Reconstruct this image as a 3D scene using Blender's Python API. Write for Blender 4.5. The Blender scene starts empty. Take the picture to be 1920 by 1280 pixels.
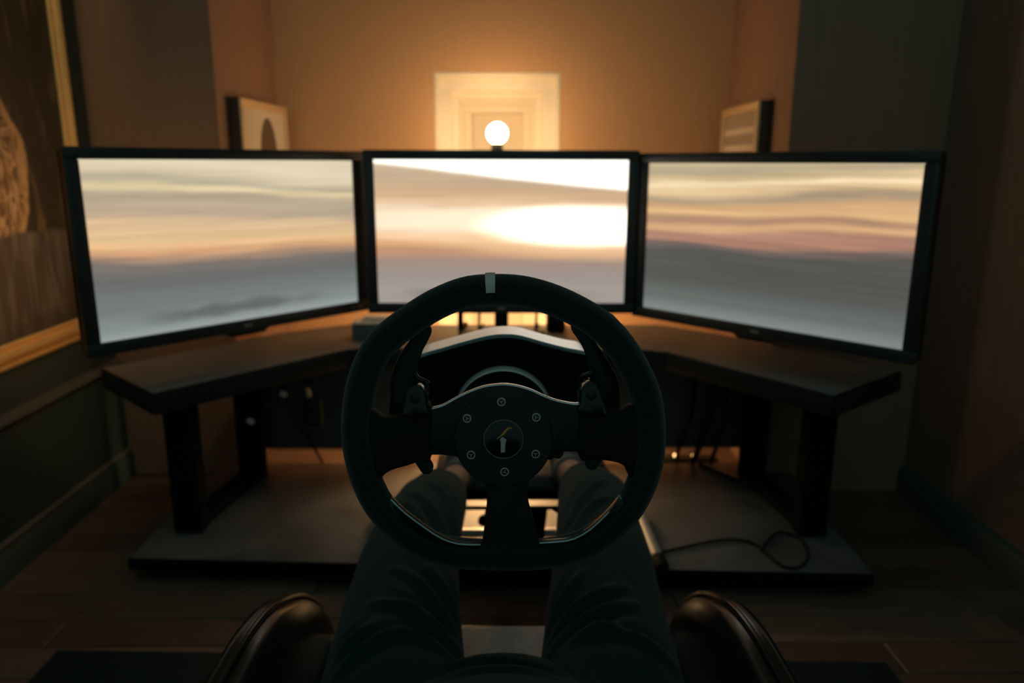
import bpy, bmesh, math, random
from mathutils import Vector, Matrix
import numpy as np
R = math.radians
random.seed(7)
C = bpy.context.scene.collection
S = bpy.context.scene

# ------------------------------------------------------------------ camera, world, exposure
cam = bpy.data.cameras.new('camera'); cam_o = bpy.data.objects.new('camera', cam); C.objects.link(cam_o)
cam.sensor_fit = 'HORIZONTAL'; cam.sensor_width = 36.0; cam.lens = 36.0 * 1420.0 / 1920.0
cam.clip_start = 0.02
cam_o.location = (0, 0, 0.95)
_p, _y, _r = R(13.2), math.atan(20 / 1420.0), R(0.15)
fw = Vector((math.sin(_y) * math.cos(_p), math.cos(_y) * math.cos(_p), -math.sin(_p)))
rt = Vector((math.cos(_y), -math.sin(_y), 0)); up = rt.cross(fw)
rt2 = rt * math.cos(_r) + up * math.sin(_r); up2 = up * math.cos(_r) - rt * math.sin(_r)
cam_o.rotation_euler = Matrix((rt2, up2, -fw)).transposed().to_euler()
cam.dof.use_dof = True; cam.dof.focus_distance = 0.74; cam.dof.aperture_fstop = 4.0
S.camera = cam_o
S.view_settings.view_transform = 'Standard'; S.view_settings.look = 'None'
S.view_settings.exposure = 0.0; S.view_settings.gamma = 1.0
try: S.view_settings.use_curve_mapping = False
except Exception: pass
wd = bpy.data.worlds.new('teal_fill'); S.world = wd; wd.use_nodes = True  # added teal fill that lifts the blacks, not a known source
wd.node_tree.nodes['Background'].inputs[0].default_value = (0.52, 1.0, 0.93, 1)
wd.node_tree.nodes['Background'].inputs[1].default_value = 0.21
S.cycles.max_bounces = 8; S.cycles.diffuse_bounces = 5; S.cycles.glossy_bounces = 4
S.cycles.use_denoising = True
LAMP = (1.0, 0.65, 0.33); LAMP_W = 78.0; BAR_W = 88.0; SIDE_W = 2.5; SIDE_L = 29.0; PICT_W = 130.0; STRIP_W = 420.0  # LAMP_W is the bulb; the other strengths feed added lamps

# ------------------------------------------------------------------ materials
def mat(name, col, rough=0.6, metal=0.0, spec=0.5, bump=None, vary=None, coat=0.0, sheen=0.0, rand=0.0):
    """Procedural principled material; vary=(scale, other colour[, stretch]); bump=(scale, strength)."""
    m = bpy.data.materials.new(name); m.use_nodes = True
    nt = m.node_tree; b = nt.nodes['Principled BSDF']
    b.inputs['Roughness'].default_value = rough; b.inputs['Metallic'].default_value = metal
    b.inputs['Specular IOR Level'].default_value = spec
    b.inputs['Coat Weight'].default_value = coat
    b.inputs['Sheen Weight'].default_value = sheen
    b.inputs['Base Color'].default_value = (*col, 1)
    tc = nt.nodes.new('ShaderNodeTexCoord')
    def noise(scale, stretch=None, detail=4):
        n = nt.nodes.new('ShaderNodeTexNoise'); n.inputs['Scale'].default_value = scale; n.inputs['Detail'].default_value = detail
        mp = nt.nodes.new('ShaderNodeMapping'); nt.links.new(tc.outputs['Object'], mp.inputs[0])
        if stretch: mp.inputs['Scale'].default_value = stretch
        nt.links.new(mp.outputs[0], n.inputs['Vector']); return n
    if vary:
        n = noise(vary[0], vary[2] if len(vary) > 2 else None)
        rp = nt.nodes.new('ShaderNodeValToRGB'); rp.color_ramp.elements[0].position = 0.3; rp.color_ramp.elements[1].position = 0.7
        rp.color_ramp.elements[0].color = (*col, 1); rp.color_ramp.elements[1].color = (*vary[1], 1)
        nt.links.new(n.outputs['Fac'], rp.inputs[0]); out = rp.outputs[0]
        if rand:
            oi = nt.nodes.new('ShaderNodeObjectInfo'); mr = nt.nodes.new('ShaderNodeMapRange')
            mr.inputs['To Min'].default_value = 1 - rand; mr.inputs['To Max'].default_value = 1 + rand
            nt.links.new(oi.outputs['Random'], mr.inputs[0])
            vm = nt.nodes.new('ShaderNodeVectorMath'); vm.operation = 'SCALE'
            nt.links.new(out, vm.inputs[0]); nt.links.new(mr.outputs[0], vm.inputs['Scale']); out = vm.outputs[0]
        nt.links.new(out, b.inputs['Base Color'])
    if bump:
        n = noise(bump[0], bump[2] if len(bump) > 2 else None, 6)
        bp = nt.nodes.new('ShaderNodeBump'); bp.inputs['Strength'].default_value = bump[1]; bp.inputs['Distance'].default_value = 0.002
        nt.links.new(n.outputs['Fac'], bp.inputs['Height']); nt.links.new(bp.outputs[0], b.inputs['Normal'])
    return m

M = {}
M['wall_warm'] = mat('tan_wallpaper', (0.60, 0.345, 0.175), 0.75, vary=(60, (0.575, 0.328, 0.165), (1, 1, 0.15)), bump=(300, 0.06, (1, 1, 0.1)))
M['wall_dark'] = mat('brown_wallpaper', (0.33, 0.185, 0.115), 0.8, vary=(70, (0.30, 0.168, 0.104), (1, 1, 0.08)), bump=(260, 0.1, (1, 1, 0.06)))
M['wall_right'] = mat('shaded_brown_wallpaper', (0.19, 0.135, 0.108), 0.8, vary=(70, (0.16, 0.113, 0.09), (1, 1, 0.08)), bump=(260, 0.15, (1, 1, 0.06)))  # brown paper darkened, the right wall's shade put into its colour
M['wall_green'] = mat('dark_green_wall_paint', (0.036, 0.056, 0.050), 0.6, bump=(90, 0.08))
M['niche'] = mat('cream_paint', (0.78, 0.70, 0.56), 0.6)
M['panel'] = mat('dark_wainscot_paint', (0.032, 0.068, 0.064), 0.5, bump=(40, 0.05))
M['mould'] = mat('moulding_paint', (0.115, 0.105, 0.095), 0.4)
M['plank'] = mat('brown_floor_board', (0.155, 0.098, 0.070), 0.42, vary=(14, (0.09, 0.056, 0.041), (0.6, 9, 9)), bump=(60, 0.15, (0.3, 6, 6)), rand=0.3)
M['subfloor'] = mat('dark_subfloor', (0.02, 0.014, 0.01), 0.8)
M['ceil'] = mat('ceiling_paint', (0.12, 0.115, 0.105), 0.85, bump=(80, 0.1))
M['gold'] = mat('gilded_wood', (0.95, 0.62, 0.24), 0.42, 0.25, vary=(30, (0.88, 0.56, 0.21)), bump=(90, 0.05))
M['brass_frame'] = mat('brass_frame', (0.80, 0.58, 0.32), 0.4, 0.3)
M['black_plastic'] = mat('black_plastic', (0.009, 0.013, 0.012), 0.5, spec=0.3, bump=(900, 0.08))
M['bezel'] = mat('charcoal_bezel_plastic', (0.028, 0.031, 0.031), 0.42, bump=(700, 0.05))
M['gloss_black'] = mat('glossy_black_plastic', (0.006, 0.009, 0.008), 0.2, spec=0.3)
M['desk'] = mat('black_oak_laminate', (0.125, 0.13, 0.13), 0.46, spec=1.0, vary=(10, (0.155, 0.16, 0.16), (1, 12, 12)), bump=(80, 0.12, (0.6, 9, 9)))
M['back_panel'] = mat('charcoal_panel', (0.075, 0.085, 0.08), 0.7, spec=0.2, bump=(200, 0.1))
M['desk_side_shade'] = mat('shaded_desk_edge', (0.012, 0.016, 0.016), 0.5, spec=0.3, bump=(300, 0.1))  # shade of the desk's side faces, put into a darker copy
M['steel_black'] = mat('black_powder_coat', (0.005, 0.008, 0.007), 0.8, spec=0.06, bump=(500, 0.1))
M['platform'] = mat('worn_grey_board', (0.055, 0.056, 0.055), 0.48, spec=1.0, vary=(5.5, (0.15, 0.152, 0.15)), bump=(30, 0.15))
M['alcantara'] = mat('black_suede', (0.008, 0.013, 0.012), 0.95, spec=0.12, sheen=0.3, bump=(900, 0.5))
M['rubber'] = mat('black_rubber', (0.007, 0.010, 0.009), 0.7, spec=0.12, bump=(600, 0.2))
M['plate'] = mat('black_anodised_plate', (0.008, 0.012, 0.011), 0.45, spec=0.2, bump=(800, 0.05))
M['edge_glint'] = mat('edge_glint_metal', (0.62, 0.62, 0.61), 0.26, 0.95, bump=(400, 0.1))  # highlight along upward plate edges, put into a brighter material
M['trim_glint'] = mat('trim_glint_metal', (0.36, 0.42, 0.45), 0.3, 0.9)  # the trims' upper-edge highlight, held in a lighter material
M['collar'] = mat('lightened_satin_metal', (0.78, 0.76, 0.74), 0.4, 0.5)  # lightened all round to hold the highlight on the collar's top
M['seat'] = mat('screen_lit_leather', (0.36, 0.41, 0.41), 0.45, bump=(160, 0.5), vary=(45, (0.25, 0.29, 0.29)))  # leather lightened to carry the screens' light in its colour
M['stripe'] = mat('grey_leather_band', (0.62, 0.50, 0.45), 0.7, bump=(700, 0.2))
M['bolt'] = mat('grey_bolt_steel', (0.60, 0.48, 0.45), 0.5, 0.2)
M['ring_grey'] = mat('grey_ring_print', (0.34, 0.27, 0.26), 0.5)
M['emb_orange'] = mat('ochre_print', (0.75, 0.28, 0.04), 0.5)
M['emb_grey'] = mat('grey_print', (0.55, 0.42, 0.42), 0.5)
M['alu'] = mat('satin_grey_metal', (0.60, 0.68, 0.74), 0.30, 0.85, bump=(900, 0.12), vary=(18, (0.52, 0.59, 0.64)))
M['steel'] = mat('brushed_steel', (0.70, 0.66, 0.60), 0.32, 0.95, bump=(120, 0.1, (1, 20, 20)))
M['tube'] = mat('silver_paint', (0.34, 0.35, 0.35), 0.5, 0.2)
M['leather'] = mat('black_leather', (0.008, 0.016, 0.016), 0.24, spec=0.14, bump=(220, 0.07))
M['cloth'] = mat('black_trouser_cloth', (0.009, 0.034, 0.032), 0.95, spec=0.1, sheen=0.10, bump=(700, 0.35))
M['shirt'] = mat('black_jersey_cloth', (0.007, 0.026, 0.025), 0.95, spec=0.1, sheen=0.10, bump=(900, 0.35))
M['skin'] = mat('skin', (0.42, 0.25, 0.18), 0.55, vary=(60, (0.37, 0.21, 0.15)))
M['shoe'] = mat('dark_grey_canvas', (0.10, 0.11, 0.115), 0.8, bump=(400, 0.3))
M['rug'] = mat('dark_green_rug', (0.010, 0.022, 0.021), 0.95, spec=0.1, bump=(260, 0.8), vary=(40, (0.014, 0.028, 0.027)))
M['cable'] = mat('black_cable', (0.008, 0.010, 0.010), 0.7, spec=0.12)
M['box_side'] = mat('grey_box_plastic', (0.16, 0.17, 0.17), 0.5)
M['box_top'] = mat('screen_lit_plastic', (0.88, 0.89, 0.89), 0.45)  # lid lightened, the middle screen's light put into its colour
M['white'] = mat('white_plastic', (0.8, 0.8, 0.8), 0.35)
M['frame_side_shade'] = mat('shaded_frame_wood', (0.045, 0.026, 0.015), 0.6, vary=(40, (0.03, 0.018, 0.011), (1, 1, 0.2)))  # unlit sides of the small frames, their shade put into the colour
M['paper'] = mat('cream_print_paper', (0.70, 0.62, 0.50), 0.8)
M['arch_print'] = mat('brown_print', (0.14, 0.09, 0.06), 0.8)
M['grey_print_paper'] = mat('grey_brown_print', (0.42, 0.34, 0.27), 0.8)

def emit(name, col, strength):
    m = bpy.data.materials.new(name); m.use_nodes = True
    b = m.node_tree.nodes['Principled BSDF']
    b.inputs['Base Color'].default_value = (*col, 1)
    b.inputs['Emission Color'].default_value = (*col, 1); b.inputs['Emission Strength'].default_value = strength
    return m

def lin(c):
    return tuple(((v / 255) / 12.92 if v <= 10 else ((v / 255 + 0.055) / 1.055) ** 2.4) for v in c)

def screen_mat(name, stops, slope, streak, glow=None, seed=0.0, wedge=None, ridge=False):
    """A lit display: bands of sunset cloud down the v axis, wavy and streaked; glow = (u, v, ru, rv) overexposed cloud."""
    m = bpy.data.materials.new(name); m.use_nodes = True
    nt = m.node_tree; L = nt.links; N = nt.nodes
    b = N['Principled BSDF']; b.inputs['Base Color'].default_value = (0.01, 0.01, 0.01, 1); b.inputs['Roughness'].default_value = 0.35
    uv = N.new('ShaderNodeUVMap'); uv.uv_map = 'UVMap'
    sp = N.new('ShaderNodeSeparateXYZ'); L.new(uv.outputs[0], sp.inputs[0])
    def math_(op, a, c, clamp=False):
        n = N.new('ShaderNodeMath'); n.operation = op; n.use_clamp = clamp
        for i, v in enumerate((a, c)):
            if isinstance(v, (int, float)): n.inputs[i].default_value = v
            else: L.new(v, n.inputs[i])
        return n.outputs[0]
    def noise(sx, sy, off, detail=3.0):
        mp = N.new('ShaderNodeMapping'); mp.inputs['Scale'].default_value = (sx, sy, 1); mp.inputs['Location'].default_value = (off, off * 1.7, seed)
        L.new(uv.outputs[0], mp.inputs[0])
        n = N.new('ShaderNodeTexNoise'); n.inputs['Scale'].default_value = 1.0; n.inputs['Detail'].default_value = detail
        L.new(mp.outputs[0], n.inputs['Vector']); return math_('SUBTRACT', n.outputs['Fac'], 0.5)
    def step(a, lo, hi):
        n = N.new('ShaderNodeMapRange'); n.interpolation_type = 'SMOOTHSTEP'
        L.new(a, n.inputs[0]); n.inputs['From Min'].default_value = lo; n.inputs['From Max'].default_value = hi
        return n.outputs[0]
    u, v = sp.outputs[0], math_('SUBTRACT', 1.0, sp.outputs[1])      # v: 0 at the top
    upper = step(v, 0.85, 0.60)
    a = math_('MULTIPLY', u, slope)
    w = math_('MULTIPLY', noise(1.6, 5.0, 3.1 + seed), 0.14)
    d = math_('MULTIPLY', math_('ADD', a, w), upper)
    vv = math_('ADD', v, d)
    rp = N.new('ShaderNodeValToRGB'); cr = rp.color_ramp; cr.interpolation = 'EASE'
    while len(cr.elements) < len(stops): cr.elements.new(0.5)
    for e, (p, c) in zip(cr.elements, stops): e.position = p; e.color = (*lin(c), 1)
    L.new(vv, rp.inputs[0])
    col = rp.outputs[0]
    st = math_('MULTIPLY', noise(1.3, 26.0, 7.7 + seed, 4.0), streak)
    st = math_('ADD', math_('MULTIPLY', st, math_('ADD', upper, 0.12)), 1.0)
    sc = N.new('ShaderNodeVectorMath'); sc.operation = 'SCALE'; L.new(col, sc.inputs[0]); L.new(st, sc.inputs['Scale']); col = sc.outputs[0]
    def over(col, fac, c, mode='MIX'):
        mx = N.new('ShaderNodeMix'); mx.data_type = 'RGBA'; mx.blend_type = mode
        L.new(fac, mx.inputs[0]); L.new(col, mx.inputs[6]); mx.inputs[7].default_value = (*c, 1); return mx.outputs[2]
    if wedge:      # bright cloud in the upper right corner
        e = math_('SUBTRACT', math_('ADD', math_('MULTIPLY', u, wedge[0]), wedge[1]), math_('ADD', v, math_('MULTIPLY', w, 0.35)))
        col = over(col, step(e, -0.015, 0.03), (1.9, 1.8, 1.6))
    if glow:
        for (gu, gv, ru, rv, gc, soft) in glow:
            x = math_('DIVIDE', math_('SUBTRACT', u, gu), ru); y = math_('DIVIDE', math_('SUBTRACT', math_('ADD', v, math_('MULTIPLY', w, 0.5)), gv), rv)
            rr = math_('ADD', math_('MULTIPLY', x, x), math_('MULTIPLY', y, y))
            col = over(col, step(rr, 1.0, soft), gc)
    if ridge:      # faint dark bank of land near the lower edge
        rn = noise(7.0, 9.0, 1.3, 5.0)
        dd = math_('ADD', math_('ABSOLUTE', math_('SUBTRACT', math_('ADD', v, math_('MULTIPLY', u, -0.02)), ridge), 0.0), math_('MULTIPLY', rn, 0.10))
        mu = math_('MULTIPLY', step(u, 0.05, 0.3), step(u, 0.95, 0.6))
        col = over(col, math_('MULTIPLY', math_('MULTIPLY', step(dd, 0.055, 0.0), mu), 0.62), lin((70, 78, 78)))
    L.new(col, b.inputs['Emission Color']); b.inputs['Emission Strength'].default_value = 1.0
    return m

# ------------------------------------------------------------------ mesh helpers
def new(): return bmesh.new()
def bevel(bm, off, seg=2, angle=20, edges=None):
    es = edges or [e for e in bm.edges if len(e.link_faces) == 2 and e.calc_face_angle(0) > R(angle)]
    if es and off: bmesh.ops.bevel(bm, geom=es, offset=off, segments=seg, profile=0.5, affect='EDGES', clamp_overlap=True)
def box(c, s, bev=0.0, rot=None, seg=2, bm=None):
    t = new(); bmesh.ops.create_cube(t, size=1.0)
    bmesh.ops.scale(t, vec=s, verts=t.verts); bevel(t, bev, seg)
    m = Matrix.Translation(c) @ (rot.to_4x4() if rot else Matrix())
    t.transform(m); return merge(bm, t)
def merge(bm, t):
    if bm is None: return t
    me = bpy.data.meshes.new('tmp'); t.to_mesh(me); bm.from_mesh(me); bpy.data.meshes.remove(me); t.free(); return bm
def prism(poly, z0, z1, bev=0.0, seg=2, axis='Z', angle=20, bm=None, edge=False):
    """Extruded outline. axis Z: outline in XY; axis Y: outline in XZ; axis X: outline in YZ."""
    t = new()
    f = {'Z': lambda p, k: (p[0], p[1], k), 'Y': lambda p, k: (p[0], k, p[1]), 'X': lambda p, k: (k, p[0], p[1])}[axis]
    vs = [t.verts.new(f(p, z0)) for p in poly]
    fc = t.faces.new(vs)
    r = bmesh.ops.extrude_face_region(t, geom=[fc])
    ev = [g for g in r['geom'] if isinstance(g, bmesh.types.BMVert)]
    d = {'Z': (0, 0, z1 - z0), 'Y': (0, z1 - z0, 0), 'X': (z1 - z0, 0, 0)}[axis]
    bmesh.ops.translate(t, vec=d, verts=ev)
    bmesh.ops.recalc_face_normals(t, faces=t.faces)
    if edge:      # second material slot on the outline's sides and its chamfer
        k = 'XYZ'.index(axis); t.normal_update(); flat = [f for f in t.faces if abs(f.normal[k]) > 0.9]
        for f in t.faces: f.material_index = 0 if f in flat else 1
    bevel(t, bev, seg, angle)
    if edge:
        t.normal_update()
        for f in t.faces: f.material_index = 1 if (abs(f.normal['XYZ'.index(axis)]) < 0.985 and (edge is True or f.normal.y > 0.25)) else 0
    return merge(bm, t)
def sweep(pts, rads, segs=12, closed=False, caps=True, bm=None, ref=None):
    """Tube along points; rads a number or list of r or (ra, rb) with rb along ref."""
    t = new(); P = [Vector(p) for p in pts]; n = len(P)
    if not isinstance(rads, (list, tuple)): rads = [rads] * n
    rings = []; nrm = None
    for i in range(n):
        a = P[(i - 1) % n] if closed or i else P[0]; b = P[(i + 1) % n] if closed or i < n - 1 else P[-1]
        tg = (b - a).normalized()
        if ref is not None:
            nrm = Vector(ref) - tg * tg.dot(Vector(ref)); nrm.normalize()
        elif nrm is None:
            nrm = tg.orthogonal().normalized()
        else:
            nrm = (nrm - tg * tg.dot(nrm)).normalized()
        bi = tg.cross(nrm)
        ra, rb = rads[i] if isinstance(rads[i], (list, tuple)) else (rads[i], rads[i])
        rings.append([t.verts.new(P[i] + bi * (math.cos(2 * math.pi * k / segs) * ra) + nrm * (math.sin(2 * math.pi * k / segs) * rb)) for k in range(segs)])
    for i in range(n if closed else n - 1):
        A, B = rings[i], rings[(i + 1) % n]
        for k in range(segs): t.faces.new((A[k], A[(k + 1) % segs], B[(k + 1) % segs], B[k]))
    if caps and not closed:
        t.faces.new(rings[0][::-1]); t.faces.new(rings[-1])
    bmesh.ops.recalc_face_normals(t, faces=t.faces)
    return merge(bm, t)
def lathe(prof, segs=32, m=None, bm=None):
    """prof: (r, z) from bottom to top; closed with caps where r > 0."""
    t = new(); rings = []
    for r, z in prof:
        rings.append([t.verts.new((r * math.cos(2 * math.pi * k / segs), r * math.sin(2 * math.pi * k / segs), z)) for k in range(segs)])
    for A, B in zip(rings, rings[1:]):
        for k in range(segs): t.faces.new((A[k], A[(k + 1) % segs], B[(k + 1) % segs], B[k]))
    t.faces.new(rings[0][::-1]); t.faces.new(rings[-1])
    bmesh.ops.remove_doubles(t, verts=t.verts, dist=1e-6)
    bmesh.ops.recalc_face_normals(t, faces=t.faces)
    if m is not None: t.transform(m)
    return merge(bm, t)
def spline(pts, n, closed=False):
    """Catmull-Rom resampling to n points, even in arc length."""
    P = [np.array(p, float) for p in pts]; k = len(P); out = []
    seg = k if closed else k - 1
    for i in range(seg):
        g = lambda j: P[j % k] if closed else P[min(max(j, 0), k - 1)]
        p0, p1, p2, p3 = g(i - 1), g(i), g(i + 1), g(i + 2)
        for s in np.linspace(0, 1, 24, endpoint=False):
            out.append(0.5 * ((2 * p1) + (-p0 + p2) * s + (2 * p0 - 5 * p1 + 4 * p2 - p3) * s * s + (-p0 + 3 * p1 - 3 * p2 + p3) * s ** 3))
    if not closed: out.append(P[-1])
    else: out.append(out[0])
    A = np.array(out); d = np.r_[0, np.cumsum(np.linalg.norm(np.diff(A, axis=0), axis=1))]
    q = np.linspace(0, d[-1], n, endpoint=not closed)
    return np.stack([np.interp(q, d, A[:, j]) for j in range(A.shape[1])], 1)

WM = {}
def empty(name, label, cat, loc=(0, 0, 0), rot=(0, 0, 0), group=None):
    o = bpy.data.objects.new(name, None); C.objects.link(o); o.empty_display_size = 0.05
    o.location = loc; o.rotation_euler = rot
    from mathutils import Euler
    WM[o.name] = Matrix.Translation(loc) @ Euler(rot).to_matrix().to_4x4()
    tag(o, label, cat, group); return o
def tag(o, label, cat, group=None):
    o['label'] = label; o['category'] = cat
    if group: o['group'] = group
    return o
def obj(name, bm, m, parent=None, local=False, smooth=35):
    """Links one mesh object. Shapes are given in world space unless local (then in the parent's frame)."""
    me = bpy.data.meshes.new(name)
    pm = WM.get(parent.name, Matrix()) if parent else Matrix()
    if parent and not local: bm.transform(pm.inverted())
    for f in bm.faces: f.smooth = True
    bm.to_mesh(me); bm.free()
    me.set_sharp_from_angle(angle=R(smooth))
    o = bpy.data.objects.new(name, me); C.objects.link(o)
    for mm in (m if isinstance(m, (list, tuple)) else [m]): me.materials.append(mm)
    if parent: o.parent = parent
    WM[o.name] = pm
    return o
def struct(name, bm, m, parent=None, smooth=35):
    o = obj(name, bm, m, parent, smooth=smooth)
    if not parent: o['kind'] = 'structure'
    return o

# ------------------------------------------------------------------ the room
XL, XR = -1.165, 1.195          # side walls
YL, YR = 2.235, 2.09            # wall faces left and right of the alcove
AL, AR = -0.80, 0.77            # alcove mouth
BL, BR = -0.772, 0.795          # alcove back corners
YB = 2.75; ZC = 2.45; Y0 = -0.9
fl = struct('floor', box(((XL + XR) / 2, 0.95, -0.035), (2.6, 4.0, 0.03)), M['subfloor'])
rw = 0.098; y = 0.28; row = 0
while y < YB:
    x = XL - random.uniform(0.0, 0.8)
    while x < XR:
        L_ = random.choice((0.7, 0.9, 1.1)); a, b_ = max(x, XL), min(x + L_, XR)
        if y > YL: a, b_ = max(a, -0.80), min(b_, 0.80)
        if b_ - a > 0.03:
            pb = box(((a + b_) / 2, y + rw / 2, -0.010 - 0.0004 * random.random()), (b_ - a - 0.0025, rw - 0.0025, 0.02), 0.0012, seg=1)
            obj('plank', pb, M['plank'], fl)
        x += L_
    y += rw; row += 1
struct('wall_left', box((XL - 0.05, (Y0 + YL) / 2, ZC / 2), (0.1, YL - Y0, ZC)), M['wall_green'])
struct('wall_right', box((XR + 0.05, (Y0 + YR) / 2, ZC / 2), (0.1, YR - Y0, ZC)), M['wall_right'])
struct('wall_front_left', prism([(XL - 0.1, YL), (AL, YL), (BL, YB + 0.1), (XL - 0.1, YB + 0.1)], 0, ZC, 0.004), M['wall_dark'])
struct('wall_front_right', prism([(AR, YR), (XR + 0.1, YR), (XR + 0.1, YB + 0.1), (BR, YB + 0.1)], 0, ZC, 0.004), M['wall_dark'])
struct('ceiling', box(((XL + XR) / 2, 2.35, ZC + 0.05), (2.7, 1.4, 0.1)), M['ceil'])
# back of the alcove with a square opening for the stepped niche
NX0, NX1, NZ0, NZ1 = -0.234, 0.204, 0.0, 1.257
wb = new()
for c0, c1, s0, s1 in ((BL - .05, NX0, 0, ZC), (NX1, BR + .05, 0, ZC), (NX0, NX1, NZ1, ZC)):
    box(((c0 + c1) / 2, YB + 0.15, (s0 + s1) / 2), (c1 - c0, 0.3, s1 - s0), bm=wb)
wb_o = struct('wall_alcove', wb, M['wall_warm'])
def frame_ring(x0, x1, z0, z1, w, ya, yb, bev=0.003):
    t = new()
    box(((x0 + x1) / 2, (ya + yb) / 2, z1 - w / 2), (x1 - x0, yb - ya, w), bev, bm=t)
    box(((x0 + x1) / 2, (ya + yb) / 2, z0 + w / 2), (x1 - x0, yb - ya, w), bev, bm=t)
    box((x0 + w / 2, (ya + yb) / 2, (z0 + z1) / 2), (w, yb - ya, z1 - z0 - 2 * w), bev, bm=t)
    box((x1 - w / 2, (ya + yb) / 2, (z0 + z1) / 2), (w, yb - ya, z1 - z0 - 2 * w), bev, bm=t)
    return t
nx0, nx1, nz1, ny = NX0, NX1, NZ1, YB
def portal(x0, x1, z1, w, ya, yb):
    t = new()
    box(((x0 + x1) / 2, (ya + yb) / 2, z1 - w / 2), (x1 - x0, yb - ya, w), 0.003, bm=t)
    for xx in (x0 + w / 2, x1 - w / 2): box((xx, (ya + yb) / 2, (z1 - w) / 2), (w, yb - ya, z1 - w), 0.003, bm=t)
    return t
for k, (w, dy) in enumerate(((0.012, 0.030), (0.046, 0.035), (0.026, 0.035), (0.012, 0.035), (0.030, 0.035))):
    obj('niche_frame', portal(nx0, nx1, nz1, w, ny, YB + 0.29), M['niche'], wb_o)
    nx0 += w; nx1 -= w; nz1 -= w; ny += dy
obj('niche_back', box(((nx0 + nx1) / 2, YB + 0.265, nz1 / 2), (nx1 - nx0 + 0.01, 0.05, nz1 + 0.01)), M['niche'], wb_o)
obj('niche_floor', box(((NX0 + NX1) / 2, YB + 0.15, -0.012), (NX1 - NX0, 0.3, 0.02)), M['plank'], wb_o)
# left wall trims
def profile_x(x, prof, y0, y1):
    """Moulding along Y on the left wall: prof (distance off the wall, z)."""
    return prism([(x + d, z) for d, z in prof], y0, y1, 0.0, axis='Y')
struct('baseboard_left', profile_x(XL, [(0, 0), (0.018, 0), (0.018, 0.066), (0.013, 0.074), (0.013, 0.080), (0, 0.080)], Y0, YL), M['panel'])
struct('trim_3', profile_x(XL, [(0, 0.080), (0.014, 0.080), (0.015, 0.085), (0.009, 0.091), (0, 0.095)], Y0, YL), M['mould'])  # lighter lip carries the baseboard's lit top edge as colour
struct('trim_1', profile_x(XL, [(0, 0.343), (0.006, 0.345), (0.014, 0.354), (0.022, 0.358), (0.022, 0.366), (0.012, 0.374), (0, 0.378)], Y0, YL), M['mould'])
struct('trim_2', prism([(XL, Y0), (XL + 0.006, Y0), (XL + 0.006, YL), (XL, YL)], 0.092, 0.343), M['panel'])
struct('baseboard_right', prism([(XR - d, z) for d, z in [(0, 0), (0.016, 0), (0.016, 0.07), (0.010, 0.08), (0, 0.085)]], Y0, YR, 0.0, axis='Y'), M['panel'])

# ------------------------------------------------------------------ lamp behind the middle monitor
lx, ly, lz = -0.014, 2.55, 1.046
lamp = empty('globe_lamp', 'slim lamp with a glowing round bulb before the cream wall niche', 'lamp', (lx, ly, 0))
obj('base', lathe([(0.085, 0), (0.085, 0.010), (0.06, 0.018), (0.012, 0.024)], 36, Matrix.Translation((lx, ly, 0))), M['steel_black'], lamp)
obj('pole', sweep([(lx, ly, 0.02), (lx, ly, 0.93)], 0.008, 16), M['steel_black'], lamp)
obj('socket', lathe([(0.010, 0.915), (0.020, 0.93), (0.022, 0.985), (0.017, 1.010), (0.012, 1.016)], 24, Matrix.Translation((lx, ly, 0))), M['steel_black'], lamp)
gb = lathe([(0.0335 * math.cos(a), 0.0335 * math.sin(a)) for a in np.linspace(R(-89), R(89), 22)], 32, Matrix.Translation((lx, ly, lz)))
obj('bulb', gb, emit('lit_bulb_glass', LAMP, LAMP_W), lamp)

# ------------------------------------------------------------------ pictures
def wall_frame_x(name, label, x, sgn, y0, y1, z0, z1, w, depth, m, steps):
    """Frame hanging on a wall of constant x; sgn = +1 when it faces +x."""
    o = empty(name, label, 'picture', (x, (y0 + y1) / 2, z0))
    for (a0, a1, b0, b1, mitre) in ((y0, y1, z0, z0 + w, 'h'), (y0, y1, z1 - w, z1, 'h'), (y0, y0 + w, z0 + w, z1 - w, 'v'), (y1 - w, y1, z0 + w, z1 - w, 'v')):
        t = new(); k = len(steps)
        for i, hgt in enumerate(steps):
            f0, f1 = i / k, (i + 1) / k
            if mitre == 'h':
                lo, hi = (b0 + (b1 - b0) * f0, b0 + (b1 - b0) * f1) if b0 == z0 else (b1 - (b1 - b0) * f1, b1 - (b1 - b0) * f0)
                A = (a0, a1, lo, hi)
            else:
                lo, hi = (a0 + (a1 - a0) * f0, a0 + (a1 - a0) * f1) if a0 == y0 else (a1 - (a1 - a0) * f1, a1 - (a1 - a0) * f0)
                A = (lo, hi, b0, b1)
            box((x + sgn * depth * hgt / 2, (A[0] + A[1]) / 2, (A[2] + A[3]) / 2), (depth * hgt, A[1] - A[0], A[3] - A[2]), 0.0025, bm=t)
        obj('frame_bar', t, m, o)
    return o
pt = wall_frame_x('painting', 'large dark figure painting in a stepped gold frame on the left wall', XL, 1, 0.95, 2.132, 0.479, 1.75, 0.068, 0.034, M['gold'], (0.50, 0.72, 0.42, 0.62, 0.92, 1.0, 0.95, 0.55, 0.70, 0.40))
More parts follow.
